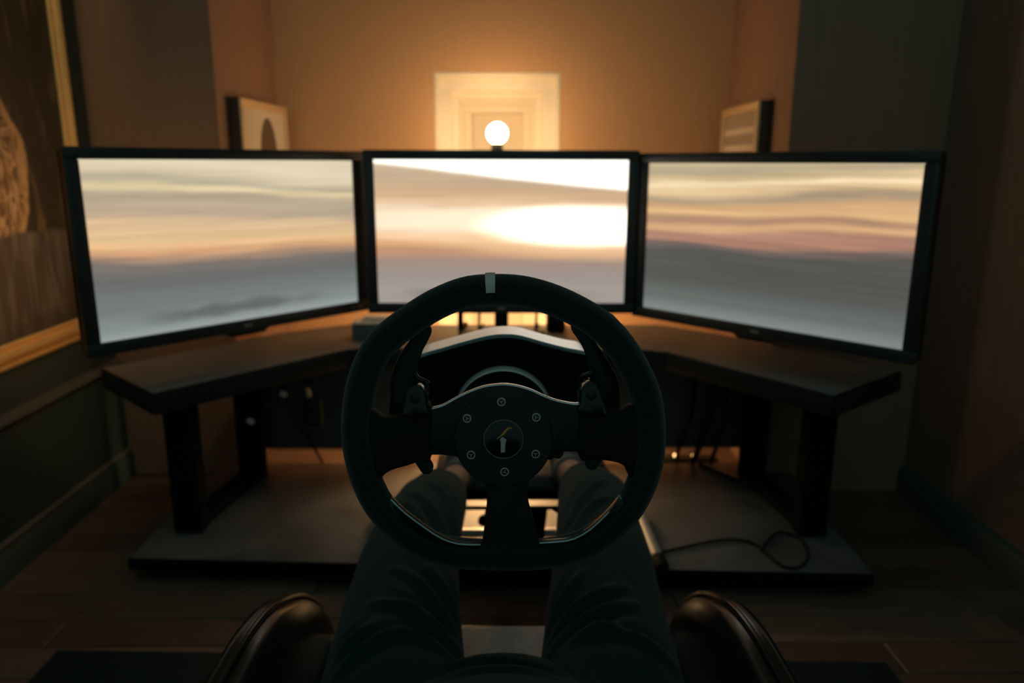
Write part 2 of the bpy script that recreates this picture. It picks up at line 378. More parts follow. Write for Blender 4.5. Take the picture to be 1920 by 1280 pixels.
def painting_mat():
    m = bpy.data.materials.new('oil_paint_canvas'); m.use_nodes = True
    nt = m.node_tree; N = nt.nodes; L = nt.links; b = N['Principled BSDF']; b.inputs['Roughness'].default_value = 0.45
    tc = N.new('ShaderNodeTexCoord'); sp = N.new('ShaderNodeSeparateXYZ'); L.new(tc.outputs['Object'], sp.inputs[0])
    def mt(op, a, c):
        n = N.new('ShaderNodeMath'); n.operation = op
        for i, v in enumerate((a, c)):
            if isinstance(v, (int, float)): n.inputs[i].default_value = v
            else: L.new(v, n.inputs[i])
        return n.outputs[0]
    def nz(scale, st, det=6, dist=0.0):
        mp = N.new('ShaderNodeMapping'); mp.inputs['Scale'].default_value = st; L.new(tc.outputs['Object'], mp.inputs[0])
        n = N.new('ShaderNodeTexNoise'); n.inputs['Scale'].default_value = scale; n.inputs['Detail'].default_value = det; n.inputs['Distortion'].default_value = dist
        L.new(mp.outputs[0], n.inputs['Vector']); return n.outputs['Fac']
    def step(a, lo, hi):
        n = N.new('ShaderNodeMapRange'); n.interpolation_type = 'SMOOTHSTEP'; L.new(a, n.inputs[0])
        n.inputs['From Min'].default_value = lo; n.inputs['From Max'].default_value = hi; return n.outputs[0]
    def mix(fac, a, c):
        n = N.new('ShaderNodeMix'); n.data_type = 'RGBA'; L.new(fac, n.inputs[0])
        for i, v in ((6, a), (7, c)):
            if isinstance(v, tuple): n.inputs[i].default_value = (*v, 1)
            else: L.new(v, n.inputs[i])
        return n.outputs[2]
    # object space: y along the wall (0 at the frame's middle), z up from the frame's foot
    yy, zz = mt('ADD', sp.outputs[1], (0.95 + 2.132) / 2), mt('ADD', sp.outputs[2], 0.479)
    wob = mt('MULTIPLY', mt('SUBTRACT', nz(9, (1, 1, 1)), 0.5), 0.05)
    br = nz(20, (1, 1.5, 0.9), 10, 1.8)
    ground = mix(step(nz(10, (1, 2.5, 0.5), 6, 0.8), 0.52, 0.72), (0.030, 0.022, 0.014), (0.16, 0.10, 0.05))
    # rounded ochre back of the figure
    ex = mt('DIVIDE', mt('SUBTRACT', mt('ADD', yy, wob), 1.56), 0.345); ez = mt('DIVIDE', mt('SUBTRACT', zz, 0.93), 0.27)
    rr = mt('ADD', mt('MULTIPLY', ex, ex), mt('MULTIPLY', ez, ez))
    fig = mix(step(br, 0.36, 0.62), (0.16, 0.08, 0.035), (0.60, 0.36, 0.19))
    col = mix(step(rr, 1.02, 0.93), ground, fig)
    rim = mt('MULTIPLY', step(rr, 0.80, 0.90), step(rr, 1.0, 0.93))
    col = mix(mt('MULTIPLY', rim, 0.6), col, (0.62, 0.36, 0.15))
    # pale drapery in the lower right
    edge = step(mt('ADD', zz, mt('MULTIPLY', wob, 0.5)), 0.792, 0.775)
    drape = mix(step(nz(9, (1, 3.2, 0.6), 5, 0.6), 0.35, 0.7), (0.07, 0.052, 0.042), (0.17, 0.13, 0.105))
    col = mix(edge, col, drape)
    low = step(mt('ADD', zz, wob), 0.60, 0.54)
    col = mix(mt('MULTIPLY', low, 0.6), col, (0.035, 0.028, 0.022))
    L.new(col, b.inputs['Base Color'])
    return m
cv = box((XL + 0.010, (0.95 + 2.132) / 2, (0.479 + 1.75) / 2), (0.012, 1.06, 1.15))
obj('canvas', cv, painting_mat(), pt)

ay, px0, pz = 1.62, -1.030, 1.835  # picture light added out of view to brighten the gold frame
pl_t = new(); sh = []
for yy in (ay - 0.30, ay + 0.30):
    ring = []
    for rr_ in (0.030, 0.0285):
        an = np.linspace(R(-91), R(135), 24)
        ring += [pl_t.verts.new((px0 + rr_ * math.cos(a), yy, pz + rr_ * math.sin(a))) for a in (an if rr_ > 0.029 else an[::-1])]
    sh.append(ring)
for k in range(len(sh[0])): pl_t.faces.new((sh[0][k], sh[0][(k + 1) % len(sh[0])], sh[1][(k + 1) % len(sh[0])], sh[1][k]))
for ring in sh:
    for k in range(23): pl_t.faces.new((ring[k], ring[k + 1], ring[46 - k], ring[47 - k]))
for yy in (ay - 0.301, ay + 0.301): box((px0 + 0.003, yy, pz + 0.003), (0.052, 0.002, 0.052), bm=pl_t)
bmesh.ops.recalc_face_normals(pl_t, faces=pl_t.faces)
plo = obj('added_light_hood', pl_t, M['steel_black'], pt)
obj('added_light_tube', sweep([(px0, ay - 0.25, pz), (px0, ay + 0.18, pz)], 0.003, 8), emit('warm_added_tube', LAMP, PICT_W), plo)
obj('added_light_arm', sweep([(XL + 0.02, ay, 1.74), (XL + 0.045, ay, 1.80), (px0 - 0.03, ay, pz + 0.055), (px0, ay, pz + 0.03)], 0.006, 10), M['brass_frame'], plo)
def side_picture(name, label, x0, x1, sgn, y0, y1, z0, z1, depth):
    """Small framed print on an alcove side wall, following its slight skew."""
    ang = math.atan2(x1 - x0, YB - (YL if sgn > 0 else YR)); yw = YL if sgn > 0 else YR
    xm = x0 + (x1 - x0) * ((y0 + y1) / 2 - yw) / (YB - yw)
    o = empty(name, label, 'picture', (xm, (y0 + y1) / 2, z0), (0, 0, -ang))
    hl = (y1 - y0) / 2; hz = z1 - z0; w = 0.024
    obj('backing', box((sgn * (depth - 0.009) / 2, 0, hz / 2), (depth - 0.009, 2 * hl, hz), 0.002), M['frame_side_shade'], o, local=True)
    for (cy, cz, sy, sz) in ((0, w / 2, 2 * hl, w), (0, hz - w / 2, 2 * hl, w), (-hl + w / 2, hz / 2, w, hz - 2 * w), (hl - w / 2, hz / 2, w, hz - 2 * w)):
        obj('frame_bar', box((sgn * (depth - 0.004), cy, cz), (0.010, sy, sz), 0.003), M['brass_frame'], o, local=True)
    return o, hl, hz, w
o1, hl, hz, w = side_picture('framed_print', 'framed cream print of a dark arched doorway in the left alcove side', AL, BL, 1, 2.30, 2.70, 0.62, 1.135, 0.045)
pp = obj('print', box((0.037, 0, hz / 2), (0.004, 2 * hl - 2 * w, hz - 2 * w)), M['paper'], o1, local=True)
arch = [(0.075 * math.cos(a) + 0.02, hz - 0.17 + 0.125 * math.sin(a)) for a in np.linspace(math.pi, 0, 17)]
arch = [(-0.055, 0.06)] + arch + [(0.095, 0.06)]
obj('arch_figure', prism(arch, 0.0389, 0.0394, axis='X'), M['arch_print'], pp, local=True)
obj('door_figure', prism([(-0.02, 0.06), (-0.02, hz - 0.20), (0.015, hz - 0.18), (0.05, hz - 0.20), (0.05, 0.06)], 0.0394, 0.0398, axis='X'), M['paper'], pp, local=True)
o2, hl, hz, w = side_picture('framed_print', 'framed grey print with pale rows in the right alcove side', AR, BR, -1, 2.24, 2.66, 0.62, 1.128, 0.045)
pp = obj('print', box((-0.037, 0, hz / 2), (0.004, 2 * hl - 2 * w, hz - 2 * w)), M['grey_print_paper'], o2, local=True)
for k in range(8):
    obj('print_row', box((-0.0393, 0.01, 0.08 + k * 0.05), (0.001, 2 * hl - 3.4 * w, 0.018)), M['paper'], pp, local=True)

# ------------------------------------------------------------------ platform, desk
pf = empty('platform', 'low dark grey board platform on the floor carrying the desk and pedals', 'platform', (0, 1.85, 0))
pq = [(-0.865, 1.600), (0.832, 1.515), (0.86, 2.168), (-0.86, 2.176)]
obj('top_board', prism(pq, 0.030, 0.060, 0.003, edge=True), [M['platform'], M['steel_black']], pf)  # sides blackened so the front face's shade sits in the colour
inset = [(-0.80, 1.64), (0.77, 1.56), (0.80, 2.13), (-0.80, 2.14)]
obj('plinth', prism(inset, 0.0, 0.030, 0.0), M['steel_black'], pf)

DZ = 0.455
dk = empty('desk', 'black cockpit desk with angled wings holding the three monitors', 'desk', (0, 1.95, 0.06))
dtop = [(-0.770, 1.608), (-0.425, 2.012), (-0.38, 2.03), (0.39, 2.005), (0.447, 1.983), (0.732, 1.584), (0.990, 1.790), (0.665, 2.195), (0.50, 2.345), (-0.50, 2.345), (-0.67, 2.225), (-0.993, 1.824)]
obj('desktop', prism(dtop, DZ - 0.052, DZ, 0.004, edge=True), [M['desk'], M['desk_side_shade']], dk)
lz0, lz1 = 0.060, DZ - 0.052
for (fx, fy, bx, by) in ((-0.772, 1.745, -0.720, 2.065), (0.762, 1.715, 0.728, 2.055)):
    for (x, y) in ((fx, fy), (bx, by)):
        obj('leg', box((x, y, (lz0 + lz1) / 2), (0.068, 0.05, lz1 - lz0), 0.003), M['steel_black'], dk)
    ang = math.atan2(by - fy, bx - fx); ln = math.hypot(bx - fx, by - fy)
    ru = box(((fx + bx) / 2, (fy + by) / 2, lz0 + 0.015), (ln - 0.05, 0.05, 0.03), 0.003, Matrix.Rotation(ang, 3, 'Z'))
    obj('runner', ru, M['steel_black'], dk)
for x0, x1 in ((-0.78, -0.20), (0.195, 0.76)):
    obj('modesty_panel', box(((x0 + x1) / 2, 2.19, 0.252), (x1 - x0, 0.016, 0.30), 0.002), M['back_panel'], dk)

lc = box((-0.005, 2.320, DZ - 0.055), (0.40, 0.040, 0.006), 0.001)  # added channel; its front lip cuts the strip's forward spill
box((-0.005, 2.301, DZ - 0.065), (0.40, 0.003, 0.020), 0.0, bm=lc)
for x in (-0.204, 0.194): box((x, 2.320, DZ - 0.065), (0.003, 0.040, 0.020), 0.0, bm=lc)
lst = obj('added_strip_shield', lc, M['steel_black'], dk)
obj('added_fill_strip', sweep([(-0.14, 2.325, DZ - 0.066), (0.13, 2.325, DZ - 0.066)], 0.008, 10), emit('added_desk_fill', (1.0, 0.57, 0.24), STRIP_W), lst)  # unseen warm strip, added to brighten floor, platform and lower alcove
# ------------------------------------------------------------------ monitors
G = 'monitors on the cockpit desk'
def monitor(label, pl, pr, z0, z1, smat, lip, seed, bl=0.0285, br=0.0285):
    pl, pr = Vector((*pl, 0)), Vector((*pr, 0)); ux = (pr - pl).normalized(); wd_ = (pr - pl).length
    mid = (pl + pr) / 2; nb = Vector((-ux.y, ux.x, 0))           # nb points away from the viewer
    rot = Matrix((ux, nb, Vector((0, 0, 1)))).transposed()
    o = empty('monitor', label, 'monitor', (mid.x, mid.y, DZ), rot.to_euler(), G)
    bz = 0.0285; hw, h0, h1 = wd_ / 2, z0 - DZ, z1 - DZ
    t = new()                                                   # front bezel ring, in front of the screen by 4 mm
    ring = new()
    for (cx, cz, sx, sz) in (((br - bl) / 2, h0 - bz / 2, wd_ + bl + br, bz), ((br - bl) / 2, h1 + 0.0125, wd_ + bl + br, 0.025), (-hw - bl / 2, (h0 + h1) / 2, bl, h1 - h0), (hw + br / 2, (h0 + h1) / 2, br, h1 - h0)):
        box((cx, 0.004, cz), (sx, 0.020, sz), 0.003, bm=ring)
    obj('bezel', ring, M['bezel'], o, local=True)
    rc = [(-hw - bl + 0.001, h0 - bz + 0.001), (hw + br - 0.001, h0 - bz + 0.001), (hw + br - 0.001, h1 + 0.024), (-hw - bl + 0.001, h1 + 0.024)]
    cs = prism(rc, 0.006, 0.042, 0.010, 3, 'Y')
    box((0, 0.055, (h0 + h1) / 2), (0.42, 0.03, 0.24), 0.012, bm=cs)
    obj('casing', cs, M['black_plastic'], o, local=True)
    s = new(); uvl = s.loops.layers.uv.new('UVMap')
    vs = [s.verts.new(p) for p in ((-hw, 0.0, h0), (hw, 0.0, h0), (hw, 0.0, h1), (-hw, 0.0, h1))]
    f = s.faces.new(vs)
    for lp, q in zip(f.loops, ((0, 0), (1, 0), (1, 1), (0, 1))): lp[uvl].uv = q
    r_ = bmesh.ops.extrude_face_region(s, geom=[f]); bmesh.ops.translate(s, vec=(0, 0.004, 0), verts=[g for g in r_['geom'] if isinstance(g, bmesh.types.BMVert)])
    obj('screen', s, smat, o, local=True)
    if lip: obj('sensor_lip', prism([(-0.06, h0 - bz + .002), (-0.045, h0 - bz - 0.009), (0.045, h0 - bz - 0.009), (0.06, h0 - bz + .002)], -0.004, 0.02, 0.0, axis='Y'), M['black_plastic'], o, local=True)
    obj('badge', box((0, -0.0065, h0 - bz / 2), (0.020, 0.001, 0.006), 0.0), M['ring_grey'], o, local=True)
    for k in range(2 if seed else 0):
        obj('button', box((hw - 0.02 + 0.022 * k, -0.0065, h0 - bz / 2), (0.009, 0.001, 0.004)), M['ring_grey'], o, local=True)
    if lip:       # the wings hang on arms from the middle column
        hm = (h0 + h1) / 2; e = WM[o.name].inverted() @ Vector((0.030 if mid.x > 0 else -0.030, 2.160, DZ + hm))
        sx = 1 if mid.x < 0 else -1
        obj('mount_arm', sweep([(0, 0.06, hm), (sx * 0.05, 0.10, hm), (sx * 0.36, 0.11, hm), (sx * 0.41, 0.095, hm), tuple(e)], 0.014, 12), M['steel_black'], o, local=True)
        bx_, bl_ = (-0.185, 0.26) if mid.x < 0 else (0.0, 0.42)
        lb = obj('added_fill_bar', box((bx_, 0.081, h0 + 0.20), (bl_ + 0.02, 0.022, 0.030), 0.004), M['black_plastic'], o, local=True)  # unseen bars added behind the wings to brighten gold frame and walls
        obj('added_fill_strip', box((bx_, 0.0935, h0 + 0.20), (bl_, 0.004, 0.018), 0.001), emit('added_side_fill', LAMP, SIDE_L if mid.x < 0 else SIDE_W), lb, local=True)
    else:
        obj('stand_column', box((0, 0.10, (h1 - 0.1 + 0.012) / 2), (0.040, 0.030, h1 - 0.1 - 0.012), 0.004), M['black_plastic'], o, local=True)
        obj('stand_base', prism([(-0.10, 0.04), (0.10, 0.04), (0.13, 0.16), (-0.13, 0.16)], 0.0, 0.012, 0.003), M['black_plastic'], o, local=True)
        lb = obj('added_fill_bar', box((-0.06, 0.082, h1 - 0.09), (0.44, 0.022, 0.030), 0.004), M['black_plastic'], o, local=True)  # unseen bar, added to brighten the alcove wall
        obj('added_fill_strip', box((-0.06, 0.0945, h1 - 0.09), (0.42, 0.004, 0.018), 0.001), emit('added_back_fill', LAMP, BAR_W), lb, local=True)
    return o
s_left = screen_mat('sunset_screen_left', [
    (0.00, (224, 210, 178)), (0.055, (214, 198, 166)), (0.10, (190, 178, 152)), (0.135, (226, 206, 164)), (0.18, (182, 166, 142)), (0.27, (184, 164, 140)),
    (0.33, (222, 188, 148)), (0.40, (226, 190, 142)), (0.45, (232, 186, 136)), (0.49, (214, 164, 122)), (0.53, (168, 138, 116)), (0.58, (120, 112, 106)),
    (0.68, (108, 110, 108)), (0.82, (116, 122, 120)), (0.93, (132, 140, 138)), (1.0, (150, 158, 156))], -0.10, 0.5, seed=0.4, ridge=0.90)
s_mid = screen_mat('sunset_screen_middle', [
    (0.00, (232, 205, 165)), (0.07, (206, 182, 150)), (0.14, (200, 172, 142)), (0.22, (214, 176, 138)), (0.29, (232, 194, 156)), (0.35, (250, 222, 190)),
    (0.45, (255, 232, 200)), (0.52, (248, 205, 160)), (0.57, (226, 172, 126)), (0.63, (196, 148, 116)), (0.70, (164, 140, 126)), (0.80, (158, 146, 138)), (0.9, (164, 154, 146)), (1.0, (160, 152, 145))],
    -0.03, 0.35, seed=2.3, wedge=(0.175, 0.035),
    glow=((1.0, 0.50, 0.95, 0.24, (0.95, 0.62, 0.34), 0.0), (0.60, 0.41, 0.85, 0.10, (1.1, 0.90, 0.64), 0.1), (0.95, 0.455, 0.62, 0.175, (2.4, 2.1, 1.7), 0.10)), ridge=0.93)
s_right = screen_mat('sunset_screen_right', [
    (0.00, (202, 184, 146)), (0.07, (184, 168, 136)), (0.12, (212, 186, 144)), (0.16, (246, 220, 176)), (0.20, (230, 196, 150)), (0.245, (172, 150, 122)), (0.29, (212, 170, 124)),
    (0.34, (222, 180, 128)), (0.385, (180, 140, 112)), (0.42, (216, 170, 124)), (0.47, (176, 134, 112)), (0.51, (176, 130, 108)), (0.55, (114, 100, 93)), (0.60, (86, 85, 81)),
    (0.75, (84, 86, 82)), (0.88, (102, 107, 103)), (1.0, (128, 135, 131))], 0.06, 0.7, seed=5.1)
monitor('monitor with dark haze and low land, on the desk\'s left wing by the gold frame', (-0.857, 1.587), (-0.402, 2.092), 0.575, 0.957, s_left, True, 1, br=0.044)
monitor('middle monitor with the white-hot sun glow, straight behind the steering wheel', (-0.337, 2.052), (0.335, 2.048), 0.578, 0.960, s_mid, False, 0)
monitor('monitor with banded golden cloud, on the desk\'s right wing by the bare wall', (0.387, 2.030), (0.843, 1.536), 0.571, 0.953, s_right, True, 0, bl=0.034)

# ------------------------------------------------------------------ steering wheel (local frame: x right, y up in the wheel plane, z to the driver)
WC = (0.0018, 0.7092, 0.6876)
sw = empty('steering_wheel', 'black flat-bottomed steering wheel with a grey band at the top', 'steering wheel', WC, (R(84), 0, 0))
outer = [(-0.0123,0.16),(-0.0328,0.159),(-0.0493,0.1544),(-0.0751,0.1431),(-0.0969,0.1291),(-0.1231,0.1099),(-0.139,0.0912),(-0.1494,0.0691),(-0.1563,0.0443),(-0.1597,0.016),(-0.1601,-0.0012),(-0.1576,-0.024),(-0.1503,-0.0513),(-0.1398,-0.0751),(-0.1263,-0.0929),(-0.1111,-0.1074),(-0.0904,-0.1232),(-0.0653,-0.1329),(-0.04,-0.137),(-0.0,-0.1378),(0.0356,-0.138),(0.0659,-0.1336),(0.0939,-0.1235),(0.1163,-0.1073),(0.1332,-0.09),(0.1457,-0.0706),(0.1558,-0.0457),(0.1606,-0.0227),(0.161,0.0007),(0.1593,0.025),(0.1539,0.0491),(0.1423,0.0741),(0.1265,0.0994),(0.1053,0.1213),(0.0786,0.1379),(0.0511,0.1503),(0.0237,0.158),(0.0057,0.16)]
oc = spline(outer, 132, True)
tg = np.roll(oc, -1, 0) - np.roll(oc, 1, 0); tg /= np.linalg.norm(tg, axis=1)[:, None]
cn = oc.mean(0); nm = np.stack([tg[:, 1], -tg[:, 0]], 1); nm *= np.sign(((cn - oc) * nm).sum(1))[:, None]
RT = 0.0153
cl = oc + nm * RT
for _ in range(4): cl = (np.roll(cl, 1, 0) + 2 * cl + np.roll(cl, -1, 0)) / 4
n_ = len(cl)
# two raised grip seams on the upper shoulders
seamL, seamR = [int(np.argmin(((oc - np.array(q)) ** 2).sum(1))) for q in [(-0.1231,0.1099),(0.1053,0.1213)]]
rad = [(RT, RT * 1.04)] * n_
for s_ in (seamL, seamR):
    rad[s_] = (RT * 1.035, RT * 1.07)
obj('rim', sweep([(p[0], p[1], 0) for p in cl], rad, 28, closed=True, ref=(0, 0, 1)), M['alcantara'], sw, local=True)
i0 = int(np.argmin(((oc - np.array([(-0.0125,0.16)][0])) ** 2).sum(1)))
bp = [(-0.0167,0.1456),(-0.0124,0.1459),(-0.008,0.1459)]
obj('centre_band', sweep([(p[0], p[1], 0) for p in bp], [(RT * 1.012, RT * 1.05)] * 3, 32, ref=(0, 0, 1)), M['stripe'], sw, local=True)
# soft spoke grips between rim and plate
gl = [(-0.094,0.0255),(-0.0834,0.0298),(-0.0714,0.0308),(-0.072,-0.0215),(-0.0815,-0.0231),(-0.0927,-0.0274),(-0.1081,-0.0318),(-0.1167,-0.0361),(-0.122,-0.0405),(-0.1346,-0.0339),(-0.1415,-0.0121),(-0.1409,0.0095),(-0.1333,0.0229),(-0.128,0.0277),(-0.1213,0.0213),(-0.114,0.0191),(-0.1024,0.0212)]
gr = [(0.0742,0.0332),(0.0873,0.0321),(0.1001,0.0278),(0.108,0.0262),(0.1191,0.0272),(0.1253,0.0321),(0.135,0.0224),(0.1417,0.0089),(0.1422,-0.0128),(0.1363,-0.0347),(0.1263,-0.0423),(0.1207,-0.0303),(0.1132,-0.0259),(0.102,-0.0236),(0.0871,-0.022),(0.0748,-0.0197)]
for g in (gl, gr): obj('spoke_grip', prism(spline(g, 60, True).tolist(), -0.012, 0.008, 0.004, 3), M['rubber'], sw, local=True)
# metal face plate
top = spline([(-0.0708,0.0297),(-0.059,0.0331),(-0.0456,0.0406),(-0.0319,0.047),(-0.0183,0.0516),(-0.0005,0.0536),(0.0131,0.052),(0.0267,0.048),(0.0402,0.0418),(0.0536,0.037),(0.0694,0.034),(0.0747,0.0343)], 44).tolist()
low = spline([(0.0424,-0.0229),(0.034,-0.0284),(0.0271,-0.0382),(0.0242,-0.0497),(0.0243,-0.0618),(0.0267,-0.0729),(0.03,-0.0851),(0.0344,-0.1047),(0.0372,-0.1244)], 24).tolist()
lowl = spline([(-0.0243,-0.1241),(-0.0204,-0.1022),(-0.0182,-0.0811),(-0.0166,-0.065),(-0.0176,-0.0496),(-0.0218,-0.0369),(-0.0286,-0.0282),(-0.0382,-0.0232),(-0.0471,-0.0189)], 24).tolist()
pl_ = top + [(0.0753,-0.0143),(0.0594,-0.0143),(0.0589,-0.0181),(0.053,-0.0213),(0.0477,-0.0197)] + low + lowl + [(-0.0603,-0.0172),(-0.0719,-0.0172)]
obj('spoke_plate', prism(pl_, 0.0, 0.0075, 0.0012, 2, angle=35, edge='up'), [M['plate'], M['edge_glint']], sw, local=True)
hc = Vector((*[(-0.0,-0.0005)][0], 0))
obj('hub_disc', lathe([(0.0485, 0.0075), (0.0485, 0.0088), (0.0475, 0.0095), (0.0, 0.0095)], 56, Matrix.Translation(hc)), M['black_plastic'], sw, local=True)
obj('hub_adapter', lathe([(0.045, -0.05), (0.045, 0.001)], 48, Matrix.Translation(hc)), M['steel_black'], sw, local=True)
em = obj('emblem', lathe([(0.0193, 0.0094), (0.0193, 0.0106), (0.0186, 0.0110), (0.0, 0.0110)], 56, Matrix.Translation(hc)), M['gloss_black'], sw, local=True)
rg = sweep([(hc.x + 0.0192 * math.cos(a), hc.y + 0.0192 * math.sin(a), 0.0109) for a in np.linspace(0, 2 * math.pi, 65)[:-1]], 0.00030, 6, closed=True)
obj('emblem_ring', rg, M['ring_grey'], em, local=True)
obj('emblem_figure', prism([(-0.0072,-0.0008),(-0.0045,0.002),(-0.0017,0.0043),(0.0005,0.0079),(0.0042,0.0114),(0.0069,0.0112),(0.0085,0.0116),(0.0078,0.0103),(0.0051,0.0098),(0.0028,0.007),(0.0001,0.0038),(-0.0022,0.0024),(-0.0054,0.0001)], 0.0109, 0.01125), M['emb_orange'], em, local=True)
obj('emblem_pillar', prism([(-0.0013,0.0019),(-0.0035,-0.0009),(-0.0026,-0.0037),(-0.0027,-0.0139),(-0.0009,-0.0137),(0.0014,-0.0134),(0.0016,-0.0074),(0.0023,-0.0023),(0.0031,-0.0009)], 0.0109, 0.01125), M['emb_grey'], em, local=True)
def bolt(p, r, parent, z):
    m = Matrix.Translation((p[0], p[1], 0))
    b = obj('bolt', lathe([(r, z), (r, z + 0.0008), (r * .92, z + 0.0013), (r * .76, z + 0.0013), (r * .70, z + 0.0006), (0.0, z + 0.0006)], 24, m), M['bolt'], parent, local=True)
    s = new()
    lathe([(r * .72, z + 0.0005), (r * .72, z + 0.0009), (0, z + 0.0009)], 20, m, bm=s)
    obj('bolt_socket', s, M['gloss_black'], b, local=True)
    t = new(); a0 = random.uniform(0, 2)
    for k in range(3):
        a = a0 + k * 2.094
        box((p[0] + 0.26 * r * math.cos(a), p[1] + 0.26 * r * math.sin(a), z + 0.0009), (0.5 * r, r * 0.13, 0.0004), 0.0, Matrix.Rotation(a, 3, 'Z'), bm=t)
    obj('bolt_mark', t, M['bolt'], b, local=True)
for p in [(-0.0021,0.0363),(-0.0355,0.02),(0.0319,0.021),(-0.0318,-0.0165),(0.0315,-0.0158),(0.0011,-0.0337)]: bolt(p, 0.0043, sw, 0.0093)
# upper control pods beside the plate
podl = [(-0.0966,0.0228),(-0.0953,0.0388),(-0.0936,0.0458),(-0.0899,0.0505),(-0.0852,0.0532),(-0.08,0.0521),(-0.0764,0.0473),(-0.0754,0.0404),(-0.074,0.0308),(-0.0741,0.0228)]
podr = [(0.0732,0.0252),(0.0747,0.0359),(0.0751,0.0466),(0.0776,0.0524),(0.0838,0.0567),(0.0897,0.0545),(0.0929,0.0487),(0.0967,0.0385),(0.1,0.0294),(0.1007,0.0224)]
for g, bc in ((podl, [(-0.0856,0.0404)][0]), (podr, [(0.0851,0.0434)][0])):
    pd = obj('control_pod', prism(spline(g, 40, True).tolist(), -0.012, 0.011, 0.0028, 3), M['gloss_black'], sw, local=True)
    mm = Matrix.Translation((*bc, 0))
    obj('pod_button', lathe([(0.0052, 0.0105), (0.0052, 0.0118), (0.0042, 0.0124), (0, 0.0124)], 24, mm), M['black_plastic'], pd, local=True)
# shift paddles behind the spokes
pdl = [(-0.0792,0.1097),(-0.0751,0.1084),(-0.0725,0.1047),(-0.0726,0.0995),(-0.0768,0.0906),(-0.0822,0.0801),(-0.086,0.0664),(-0.0877,0.0564),(-0.0863,0.0442),(-0.0834,0.0308),(-0.0836,0.0147),(-0.1141,0.0148),(-0.1153,0.0309),(-0.1151,0.0453),(-0.1133,0.0564),(-0.11,0.0664),(-0.1045,0.078),(-0.0955,0.0911),(-0.0865,0.1037),(-0.0828,0.1079)]
pdr = [(0.0696,0.1109),(0.0758,0.1099),(0.0837,0.1036),(0.0928,0.091),(0.1024,0.0773),(0.1099,0.0651),(0.1154,0.0545),(0.1182,0.0438),(0.1191,0.0278),(0.1193,0.0143),(0.0855,0.0144),(0.0853,0.0305),(0.0877,0.0439),(0.0886,0.0561),(0.0858,0.0678),(0.0814,0.0826),(0.075,0.0937),(0.0697,0.101),(0.0678,0.1073)]
for g in (pdl, pdr):
    obj('shift_paddle', prism(spline(g, 60, True).tolist(), -0.030, -0.026, 0.0012, 2), M['plate'], sw, local=True)
for g in ([(-0.0887,0.0606),(-0.0857,0.0558),(-0.0805,0.0532),(-0.0763,0.0511),(-0.0754,0.0441)], [(0.089,0.0636),(0.0864,0.0599),(0.0812,0.0577),(0.0776,0.0556),(0.0766,0.0476)]):
    obj('paddle_bracket', sweep([(p[0], p[1], -0.016) for p in spline(g, 14)], 0.0022, 10), M['gloss_black'], sw, local=True)
# lower levers
def capsule(a, b, r, z0, z1):
    a, b = Vector(a), Vector(b); d = (b - a).normalized(); an = math.atan2(d.y, d.x); o_ = []
    for k in range(13): t = an - math.pi / 2 + math.pi * k / 12; o_.append((b.x + r * math.cos(t), b.y + r * math.sin(t)))
    for k in range(13): t = an + math.pi / 2 + math.pi * k / 12; o_.append((a.x + r * math.cos(t), a.y + r * math.sin(t)))
    return prism(o_, z0, z1, 0.0015, 2)
q = [(-0.0878,-0.0177),(-0.0775,-0.0346),(0.0987,-0.016),(0.0893,-0.0307)]
obj('lower_lever', capsule(q[0], q[1], 0.0067, -0.016, -0.006), M['black_plastic'], sw, local=True)
obj('lower_lever', capsule(q[2], q[3], 0.0067, -0.016, -0.006), M['black_plastic'], sw, local=True)
for p in [(0.0456,-0.0191),(0.0541,-0.018)]:
    obj('small_button', lathe([(0.0045, -0.004), (0.0045, 0.003), (0.0035, 0.004), (0, 0.004)], 18, Matrix.Translation((*p, 0))), M['rubber'], sw, local=True)
# glossy trims along the lower rim, with their seams
tl = [(-0.1107,-0.0592),(-0.1045,-0.0663),(-0.0972,-0.0736),(-0.0877,-0.0814),(-0.0782,-0.0886),(-0.0692,-0.0953),(-0.0601,-0.1007),(-0.0526,-0.1038),(-0.0451,-0.1058),(-0.0344,-0.1067),(-0.0221,-0.1067),(-0.0221,-0.1252),(-0.0356,-0.1257),(-0.0507,-0.1234),(-0.0646,-0.1172),(-0.0795,-0.1076),(-0.0943,-0.0952),(-0.1069,-0.0807),(-0.1151,-0.0674)]
tr = [(0.1159,-0.0583),(0.1102,-0.066),(0.1039,-0.0738),(0.0949,-0.0832),(0.0859,-0.0915),(0.0779,-0.0971),(0.0699,-0.1012),(0.0624,-0.1032),(0.0548,-0.104),(0.0441,-0.1048),(0.0349,-0.1053),(0.0356,-0.1244),(0.0518,-0.1245),(0.0658,-0.1212),(0.0797,-0.115),(0.0936,-0.1055),(0.1074,-0.0922),(0.1158,-0.0788),(0.1209,-0.0666)]
for g in (tl, tr): obj('lower_trim', prism(g, 0.003, 0.0115, 0.0016, 2, angle=30, edge='up'), [M['gloss_black'], M['trim_glint']], sw, local=True)
for g in ([(-0.0964,-0.0908),(-0.0768,-0.1081),(-0.0592,-0.1172),(-0.0383,-0.1212),(-0.0237,-0.1202),(-0.0216,-0.1162)], [(0.0355,-0.1154),(0.035,-0.1199),(0.042,-0.1216),(0.0566,-0.1205),(0.0722,-0.1155),(0.0856,-0.1083),(0.0989,-0.0966)]):
    obj('trim_seam', sweep([(p[0], p[1], 0.0117) for p in spline(g, 30)], 0.0006, 6), M['gloss_black'], sw, local=True)

